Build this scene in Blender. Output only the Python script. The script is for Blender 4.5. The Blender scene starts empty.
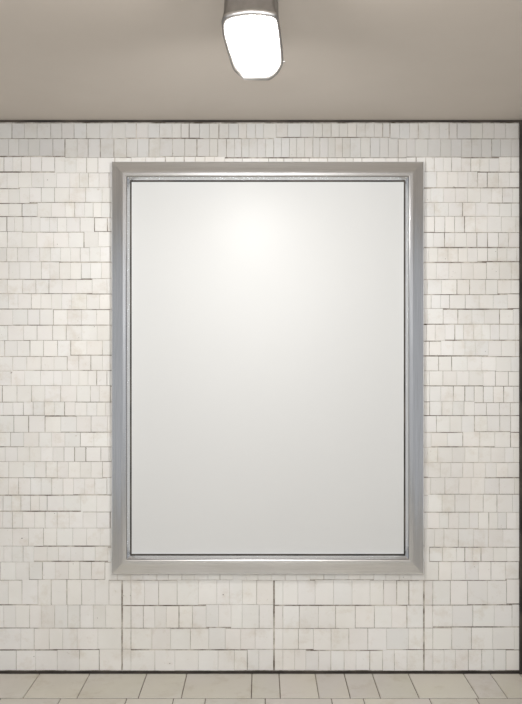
import bpy, bmesh, math, random
from mathutils import Vector, Matrix
random.seed(11)
S=197.5; F=800.0; D=F/S; CZ=(673-352)/S; CEIL=CZ+(352-120)/S
sc=bpy.context.scene
sc.view_settings.view_transform='Standard'
sc.view_settings.look='None'
def wx(px): return (px-261)/S
def wz(py): return CZ+(352-py)/S

# ---------- materials ----------
def mat(name):
    m=bpy.data.materials.new(name); m.use_nodes=True
    nt=m.node_tree; b=nt.nodes['Principled BSDF']
    return m,nt,b
def noise(nt,scale,detail=4,vec=None,rough=0.5):
    n=nt.nodes.new('ShaderNodeTexNoise'); n.inputs['Scale'].default_value=scale
    n.inputs['Detail'].default_value=detail; n.inputs['Roughness'].default_value=rough
    if vec: nt.links.new(vec,n.inputs['Vector'])
    return n.outputs['Fac']
def ramp(nt,fac,stops):
    r=nt.nodes.new('ShaderNodeValToRGB'); e=r.color_ramp.elements
    while len(e)<len(stops): e.new(0.5)
    for i,(p,c) in enumerate(stops):
        e[i].position=p; e[i].color=(c[0],c[1],c[2],1)
    nt.links.new(fac,r.inputs['Fac']); return r.outputs['Color']
def mul(nt,a,b,fac=1.0):
    m=nt.nodes.new('ShaderNodeMix'); m.data_type='RGBA'; m.blend_type='MULTIPLY'
    m.inputs[0].default_value=fac
    nt.links.new(a,m.inputs[6]); nt.links.new(b,m.inputs[7]); return m.outputs[2]
def objvec(nt,scale=(1,1,1)):
    t=nt.nodes.new('ShaderNodeTexCoord'); mp=nt.nodes.new('ShaderNodeMapping')
    mp.inputs['Scale'].default_value=scale
    nt.links.new(t.outputs['Object'],mp.inputs['Vector']); return mp.outputs['Vector']
def bump(nt,b,h,strength,dist=0.002):
    n=nt.nodes.new('ShaderNodeBump'); n.inputs['Strength'].default_value=strength
    n.inputs['Distance'].default_value=dist
    nt.links.new(h,n.inputs['Height']); nt.links.new(n.outputs['Normal'],b.inputs['Normal'])

def tile_mat(name,c,rough=0.35,speck=0.20):
    m,nt,b=mat(name)
    a=nt.nodes.new('ShaderNodeVertexColor'); a.layer_name='tint'
    v=objvec(nt)
    st=ramp(nt,noise(nt,1.6,8,v,0.6),[(0.30,(0.89,0.877,0.855)),(0.55,(1,1,1))])
    st2=ramp(nt,noise(nt,26,5,v,0.7),[(0.23,(0.70,0.65,0.59)),(0.35,(1,1,1))])
    st3=ramp(nt,noise(nt,7,8,v,0.7),[(0.34,(0.90,0.875,0.84)),(0.47,(1,1,1))])
    sp=ramp(nt,noise(nt,55,2,v,0.5),[(speck,(0.18,0.15,0.13)),(speck+0.02,(1,1,1))])
    col=nt.nodes.new('ShaderNodeRGB'); col.outputs[0].default_value=(*c,1)
    o=mul(nt,mul(nt,mul(nt,mul(nt,mul(nt,col.outputs[0],a.outputs['Color']),st),st2),sp),st3)
    nt.links.new(o,b.inputs['Base Color']); b.inputs['Roughness'].default_value=rough
    b.inputs['Specular IOR Level'].default_value=0.35
    bump(nt,b,noise(nt,14,4,v),0.08,0.003)
    return m
M_tile=tile_mat('glazed_wall_tile',(0.885,0.873,0.845),0.42,0.225)
M_floor=tile_mat('floor_tile',(0.66,0.635,0.585),0.5)
def grout(name,lo,hi):
    m,nt,b=mat(name); v=objvec(nt)
    nt.links.new(ramp(nt,noise(nt,5,8,v,0.75),[(0.41,lo),(0.59,hi)]),b.inputs['Base Color'])
    b.inputs['Roughness'].default_value=0.95; return m
M_grout=grout('wall_grout',(0.12,0.095,0.072),(0.62,0.58,0.53))
M_fgrout=grout('floor_grout',(0.09,0.07,0.055),(0.22,0.19,0.16))
m,nt,b=mat('ceiling_paint'); v=objvec(nt)
nt.links.new(ramp(nt,noise(nt,1.3,6,v,0.6),[(0.3,(0.575,0.52,0.46)),(0.7,(0.61,0.555,0.495))]),b.inputs['Base Color'])
b.inputs['Roughness'].default_value=0.7; bump(nt,b,noise(nt,40,3,v),0.1); M_ceil=m
m,nt,b=mat('dark_gap'); v=objvec(nt)
nt.links.new(ramp(nt,noise(nt,6,6,v),[(0.35,(0.02,0.017,0.014)),(0.7,(0.09,0.075,0.06))]),b.inputs['Base Color'])
b.inputs['Roughness'].default_value=0.8; M_dark=m
def metal(name,scale,base,rough=0.32):
    m,nt,b=mat(name); v=objvec(nt,scale)
    n=noise(nt,6,5,v,0.6)
    nt.links.new(ramp(nt,n,[(0.3,tuple(x*0.82 for x in base)),(0.7,base)]),b.inputs['Base Color'])
    b.inputs['Metallic'].default_value=1; b.inputs['Roughness'].default_value=rough
    bump(nt,b,n,0.12,0.001); return m
M_alV=metal('brushed_aluminium_vertical',(60,60,0.8),(0.88,0.895,0.92),0.22)
M_alH=metal('brushed_aluminium_horizontal',(0.8,60,60),(0.90,0.92,0.95),0.22)
m,nt,b=mat('poster_sheet'); v=objvec(nt)
nt.links.new(ramp(nt,noise(nt,0.8,2,v),[(0.3,(0.655,0.663,0.658)),(0.7,(0.675,0.683,0.678))]),b.inputs['Base Color'])
b.inputs['Roughness'].default_value=0.36; b.inputs['Specular IOR Level'].default_value=0.22; M_post=m
M_lampm=metal('lamp_housing_metal',(5,5,5),(0.27,0.26,0.25),0.42)
M_rim=metal('lamp_rim_metal',(5,5,5),(0.42,0.41,0.40),0.35)
m,nt,b=mat('lamp_lens'); b.inputs['Base Color'].default_value=(1,1,1,1)
b.inputs['Emission Color'].default_value=(1,0.985,0.96,1); b.inputs['Emission Strength'].default_value=22
M_lens=m

# ---------- helpers ----------
def newobj(name,bm,mats,parent=None,smooth=False):
    me=bpy.data.meshes.new(name); bm.normal_update(); bm.to_mesh(me); bm.free()
    o=bpy.data.objects.new(name,me); sc.collection.objects.link(o)
    for x in mats: me.materials.append(x)
    if smooth:
        for p in me.polygons: p.use_smooth=True
    if parent: o.parent=parent
    return o
def box(bm,x0,x1,y0,y1,z0,z1,mi=0):
    vs=[bm.verts.new((x,y,z)) for x in(x0,x1) for y in(y0,y1) for z in(z0,z1)]
    for f in((0,1,3,2),(4,6,7,5),(0,4,5,1),(2,3,7,6),(0,2,6,4),(1,5,7,3)):
        bm.faces.new([vs[i] for i in f]).material_index=mi
def empty(name,loc):
    e=bpy.data.objects.new(name,None); e.location=loc; e.empty_display_size=0.1
    sc.collection.objects.link(e); return e

# ---------- tiled back wall ----------
XL,XR=-3.6,3.6
rows=[123,138,157,172,188,203,217,232,247,262,279,294,309,325,341,356,371,386,402,416,432,447,462,478,495,512,529,547,562,580,605,628,650,671]
bm=bmesh.new()
tl=bm.loops.layers.color.new('tint')
box(bm,XL,XR,0.004,0.2,0,CEIL,1)
for f in bm.faces:
    for l in f.loops: l[tl]=(1,1,1,1)
def tile(x0,x1,z0,z1,t):
    e=min(0.0011,(x1-x0)*0.2); y1=0.0041; y0=0.0015
    a=[bm.verts.new(p) for p in((x0,y1,z0),(x1,y1,z0),(x1,y1,z1),(x0,y1,z1))]
    c=[bm.verts.new((p.co.x+(e if i in(0,3) else -e),y0,p.co.z+(e if i<2 else -e))) for i,p in enumerate(a)]
    fs=[bm.faces.new(c)]+[bm.faces.new((a[i],a[(i+1)%4],c[(i+1)%4],c[i])) for i in range(4)]
    for f in fs:
        f.material_index=0
        for l in f.loops: l[tl]=(t[0],t[1],t[2],1)
def gap():
    r=random.random()
    return 0.0002 if r<0.55 else (0.0008 if r<0.9 else random.uniform(0.0012,0.0020))
def steps(amp):
    out=[];x=XL
    while x<XR:
        x+=random.uniform(0.12,0.7); out.append((x,random.uniform(-amp,amp),random.choice([0.0006,0.0013,0.0018,0.0028])))
    return out
bounds=[steps(0.0 if i in(0,len(rows)-1) else 0.004) for i in range(len(rows))]
def off(i,x):
    for s in bounds[i]:
        if x<s[0]: return s[1],s[2]
    return 0,0.001
for r in range(len(rows)-1):
    zt,zb=wz(rows[r]),wz(rows[r+1])
    low=rows[r]>=575
    forced=[wx(122),wx(274),wx(424)] if low else []
    xs=[(XL,0.001)]; x=XL
    wlo,whi=(0.040,0.065) if r<2 else ((0.06,0.11) if low else (0.042,0.078))
    runw=random.uniform(wlo,whi)
    while x<XR:
        if random.random()<0.2: runw=random.uniform(wlo,whi)
        x+=runw*random.uniform(0.88,1.12)
        for fx in forced:
            if abs(x-fx)<0.04: x=fx+0.045
        xs.append((x,gap()))
    for fx in forced: xs.append((fx,0.0040))
    xs.sort()
    for i in range(len(xs)-1):
        (a,ga),(b_,gb)=xs[i],xs[i+1]
        mid=(a+b_)/2
        ot,gt=off(r,mid); ob,gb2=off(r+1,mid)
        k=random.gauss(0.98,0.009)
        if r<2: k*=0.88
        w=random.uniform(-0.003,0.003)
        x0,x1,z0,z1=a+ga,b_-gb,zb+ob+gb2,zt+ot-gt
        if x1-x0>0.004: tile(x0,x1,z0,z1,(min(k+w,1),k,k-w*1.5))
newobj('wall_back',bm,[M_tile,M_grout])

bm=bmesh.new(); box(bm,XL,XR,-0.001,0.004,CEIL-0.011,CEIL-0.0002); newobj('ceiling_shadow_gap',bm,[M_dark])  # dark-coloured strip, paints in the shadow gap between tiles and ceiling
bm=bmesh.new(); box(bm,XL,XR,-0.002,0.004,0.0005,0.009); newobj('base_grout_gap',bm,[M_dark])  # thin dark strip for the grout gap where wall meets floor
bm=bmesh.new()
box(bm,wx(519.2),wx(533),-0.02,0.004,0.0005,CEIL-0.012)
box(bm,wx(522),wx(530),-0.028,-0.02,0.0005,CEIL-0.012)
newobj('trim_right',bm,[M_dark])

# ---------- floor ----------
bm=bmesh.new(); tl=bm.loops.layers.color.new('tint')
YF=-5.2
box(bm,XL,XR,YF,0.2,-0.15,-0.004,1)
for f in bm.faces:
    for l in f.loops: l[tl]=(1,1,1,1)
seams0=[wx(p) for p in(40,90,147,187,252,279,315,344,372,408,463,490,519)]
def ftile(x0,x1,y0,y1,t):
    e=0.002
    a=[bm.verts.new(p) for p in((x0,y0,-0.0041),(x1,y0,-0.0041),(x1,y1,-0.0041),(x0,y1,-0.0041))]
    c=[bm.verts.new((p.co.x+(e if i in(0,3) else -e),p.co.y+(e if i<2 else -e),0)) for i,p in enumerate(a)]
    for f in [bm.faces.new(c)]+[bm.faces.new((a[i],a[(i+1)%4],c[(i+1)%4],c[i])) for i in range(4)]:
        for l in f.loops: l[tl]=(t,t*random.uniform(0.99,1),t*random.uniform(0.97,1),1)
y=-0.004; first=True
while y>YF:
    y2=max(y-0.29,YF)
    if first:
        xs=list(seams0)
        while xs[0]>XL: xs.insert(0,max(XL,xs[0]-random.uniform(0.2,0.3)))
        while xs[-1]<XR: xs.append(min(XR,xs[-1]+random.uniform(0.2,0.3)))
    else:
        xs=[XL]
        while xs[-1]<XR: xs.append(min(XR,xs[-1]+random.choice([0.15,0.22,0.28,0.31])))
    for i in range(len(xs)-1):
        if xs[i+1]-xs[i]>0.01: ftile(xs[i]+0.0015,xs[i+1]-0.0015,y2+0.006,y-0.005,random.uniform(0.95,1.0))
    y=y2; first=False
newobj('floor',bm,[M_floor,M_fgrout])
bm=bmesh.new(); box(bm,XL,XR,YF,0.2,CEIL,CEIL+0.15); newobj('ceiling',bm,[M_ceil])

# ---------- framed poster ----------
P=empty('blank_poster_frame',(0.0325,0,1.545))
SF=200.0
x0,x1=(111-261)/SF,(424.5-261)/SF; z1=CZ+(352-161)/SF; z0=CZ-(575-352)/SF
prof=[(0.0,0.0),(0.0,0.036),(0.004,0.042),(0.010,0.044),(0.022,0.0465),(0.035,0.050),(0.050,0.055),(0.060,0.057),(0.072,0.057),(0.078,0.054),(0.080,0.051),(0.088,0.040),(0.092,0.034),(0.093,0.026),(0.099,0.024),(0.100,0.010)]
bm=bmesh.new(); rings=[]
for o,h in prof:
    rings.append([bm.verts.new((x-P.location.x,-h,z-P.location.z)) for x,z in((x0+o,z0+o),(x1-o,z0+o),(x1-o,z1-o),(x0+o,z1-o))])
for i in range(len(rings)-1):
    for k in range(4):
        f=bm.faces.new((rings[i][k],rings[i][(k+1)%4],rings[i+1][(k+1)%4],rings[i+1][k]))
        f.material_index=0 if k in(1,3) else 1
        if i in(9,13): f.material_index=2
f=newobj('metal_frame',bm,[M_alV,M_alH,M_dark],P)
bm=bmesh.new()
box(bm,x0+0.09-P.location.x,x1-0.09-P.location.x,-0.018,-0.002,z0+0.09-P.location.z,z1-0.09-P.location.z)
newobj('blank_sheet',bm,[M_post],P)

# ---------- lamp ----------
LD=2.51; ly=LD-D; lx=(252-261)/F*LD
L=empty('ceiling_spotlight',(lx,ly,CEIL))
zc=CZ+0.95-CEIL
slope=0.136/0.18
def cut(y): return zc-slope*y
raw=[(222,22),(223,34),(227,50),(233,69),(243,79),(252,80),(269,80),(277,74),(283,63),(282,45),(280,28),(277,15),(266,12),(250,11),(234,13),(225,16)]
ctrl=[Vector(((u-252)*(2.51+(v-47)/66*0.18)/800,(v-47)/66*0.18)) for u,v in raw]
cen=Vector((0.001,0.0))
out=[]
n=len(ctrl)
for i in range(n):
    p0,p1,p2,p3=ctrl[i-1],ctrl[i],ctrl[(i+1)%n],ctrl[(i+2)%n]
    for k in range(4):
        t=k/4
        cr=0.5*((2*p1)+(p2-p0)*t+(2*p0-5*p1+4*p2-p3)*t*t+(3*p1-p0-3*p2+p3)*t**3)
        out.append(cr*0.5+(p1.lerp(p2,t))*0.5)
N=len(out)
def loft(bm,specs,cap0=False,cap1=False):
    R=[]
    for inset,dx,zf in specs:
        r=[]
        for p in out:
            d=p-cen; q=cen+d*(1-inset/d.length)
            r.append(bm.verts.new((q.x+dx,q.y,zf(q.y))))
        R.append(r)
    for a_,b2 in zip(R,R[1:]):
        for i in range(N): bm.faces.new((a_[i],a_[(i+1)%N],b2[(i+1)%N],b2[i]))
    if cap0: bm.faces.new(R[0])
    if cap1: bm.faces.new(R[-1])
bm=bmesh.new()
loft(bm,[(0.024,-0.004,lambda y:0.0),(0.018,-0.004,lambda y:-0.010),(0.015,-0.003,lambda y:-0.03),
  (0.012,-0.002,lambda y:cut(y)*0.6),(0.008,-0.001,lambda y:cut(y)+0.040),(0.003,0,lambda y:cut(y)+0.022),(0.001,0,lambda y:cut(y)+0.010)],cap0=True)
newobj('housing',bm,[M_lampm],L,True)
bm=bmesh.new()
loft(bm,[(0.002,0,lambda y:cut(y)+0.014),(-0.001,0,lambda y:cut(y)+0.010),(0.0,0,lambda y:cut(y)+0.002),(0.003,0,lambda y:cut(y)-0.002),
 (0.010,0,lambda y:cut(y)-0.001),(0.014,0.002,lambda y:cut(y)+0.003),(0.017,0.002,lambda y:cut(y)+0.012)])
newobj('rim',bm,[M_rim],L,True)
bm=bmesh.new()
loft(bm,[(0.0150,0.002,lambda y:cut(y)+0.008),(0.0165,0.002,lambda y:cut(y)+0.002),(0.019,0.002,lambda y:cut(y)-0.002),(0.026,0.002,lambda y:cut(y)-0.005),(0.045,0.002,lambda y:cut(y)-0.006)],cap1=True)
newobj('lens',bm,[M_lens],L,True)
bm=bmesh.new()
bmesh.ops.create_cone(bm,cap_ends=True,segments=16,radius1=0.005,radius2=0.004,depth=0.012)
bmesh.ops.rotate(bm,verts=bm.verts,matrix=Matrix.Rotation(math.pi/2,3,'Y'))
bmesh.ops.translate(bm,verts=bm.verts,vec=(0.098,0.04,cut(0.04)+0.006))
newobj('latch_screw',bm,[M_rim],L)

def light(name,kind,loc,energy,color,size=0.1,rot=(0,0,0),parent=None,**k):
    d=bpy.data.lights.new(name,kind); d.energy=energy; d.color=color
    if kind=='AREA': d.size=size
    else: d.shadow_soft_size=size
    for a,b in k.items(): setattr(d,a,b)
    o=bpy.data.objects.new(name,d); o.location=loc; o.rotation_euler=rot; sc.collection.objects.link(o)
    if parent: o.parent=parent
    return o
light('lamp_bulb','SPOT',(-0.03,0.07,zc-0.075),52,(1,0.985,0.965),0.06,(math.radians(58),0,0),L,spot_size=math.radians(150),spot_blend=1.0)
light('lamp_spill','POINT',(0.01,-0.02,zc-0.05),9,(1,0.97,0.94),0.05,parent=L)
light('fill_light','AREA',(0,-3.9,2.2),60,(1,0.99,0.98),1.1,(math.radians(80),0,0))  # added fill near the camera, brightens the wall, no fixture behind it

w=bpy.data.worlds.new('World'); sc.world=w; w.use_nodes=True
bg=w.node_tree.nodes['Background']; bg.inputs[0].default_value=(0.98,0.985,1,1); bg.inputs[1].default_value=0.42

cam=bpy.data.cameras.new('Camera'); co=bpy.data.objects.new('Camera',cam); sc.collection.objects.link(co)
co.location=(0,-D,CZ); co.rotation_euler=(math.pi/2,0,0)
cam.sensor_fit='VERTICAL'; cam.sensor_height=36; cam.lens=F/704*36
sc.camera=co
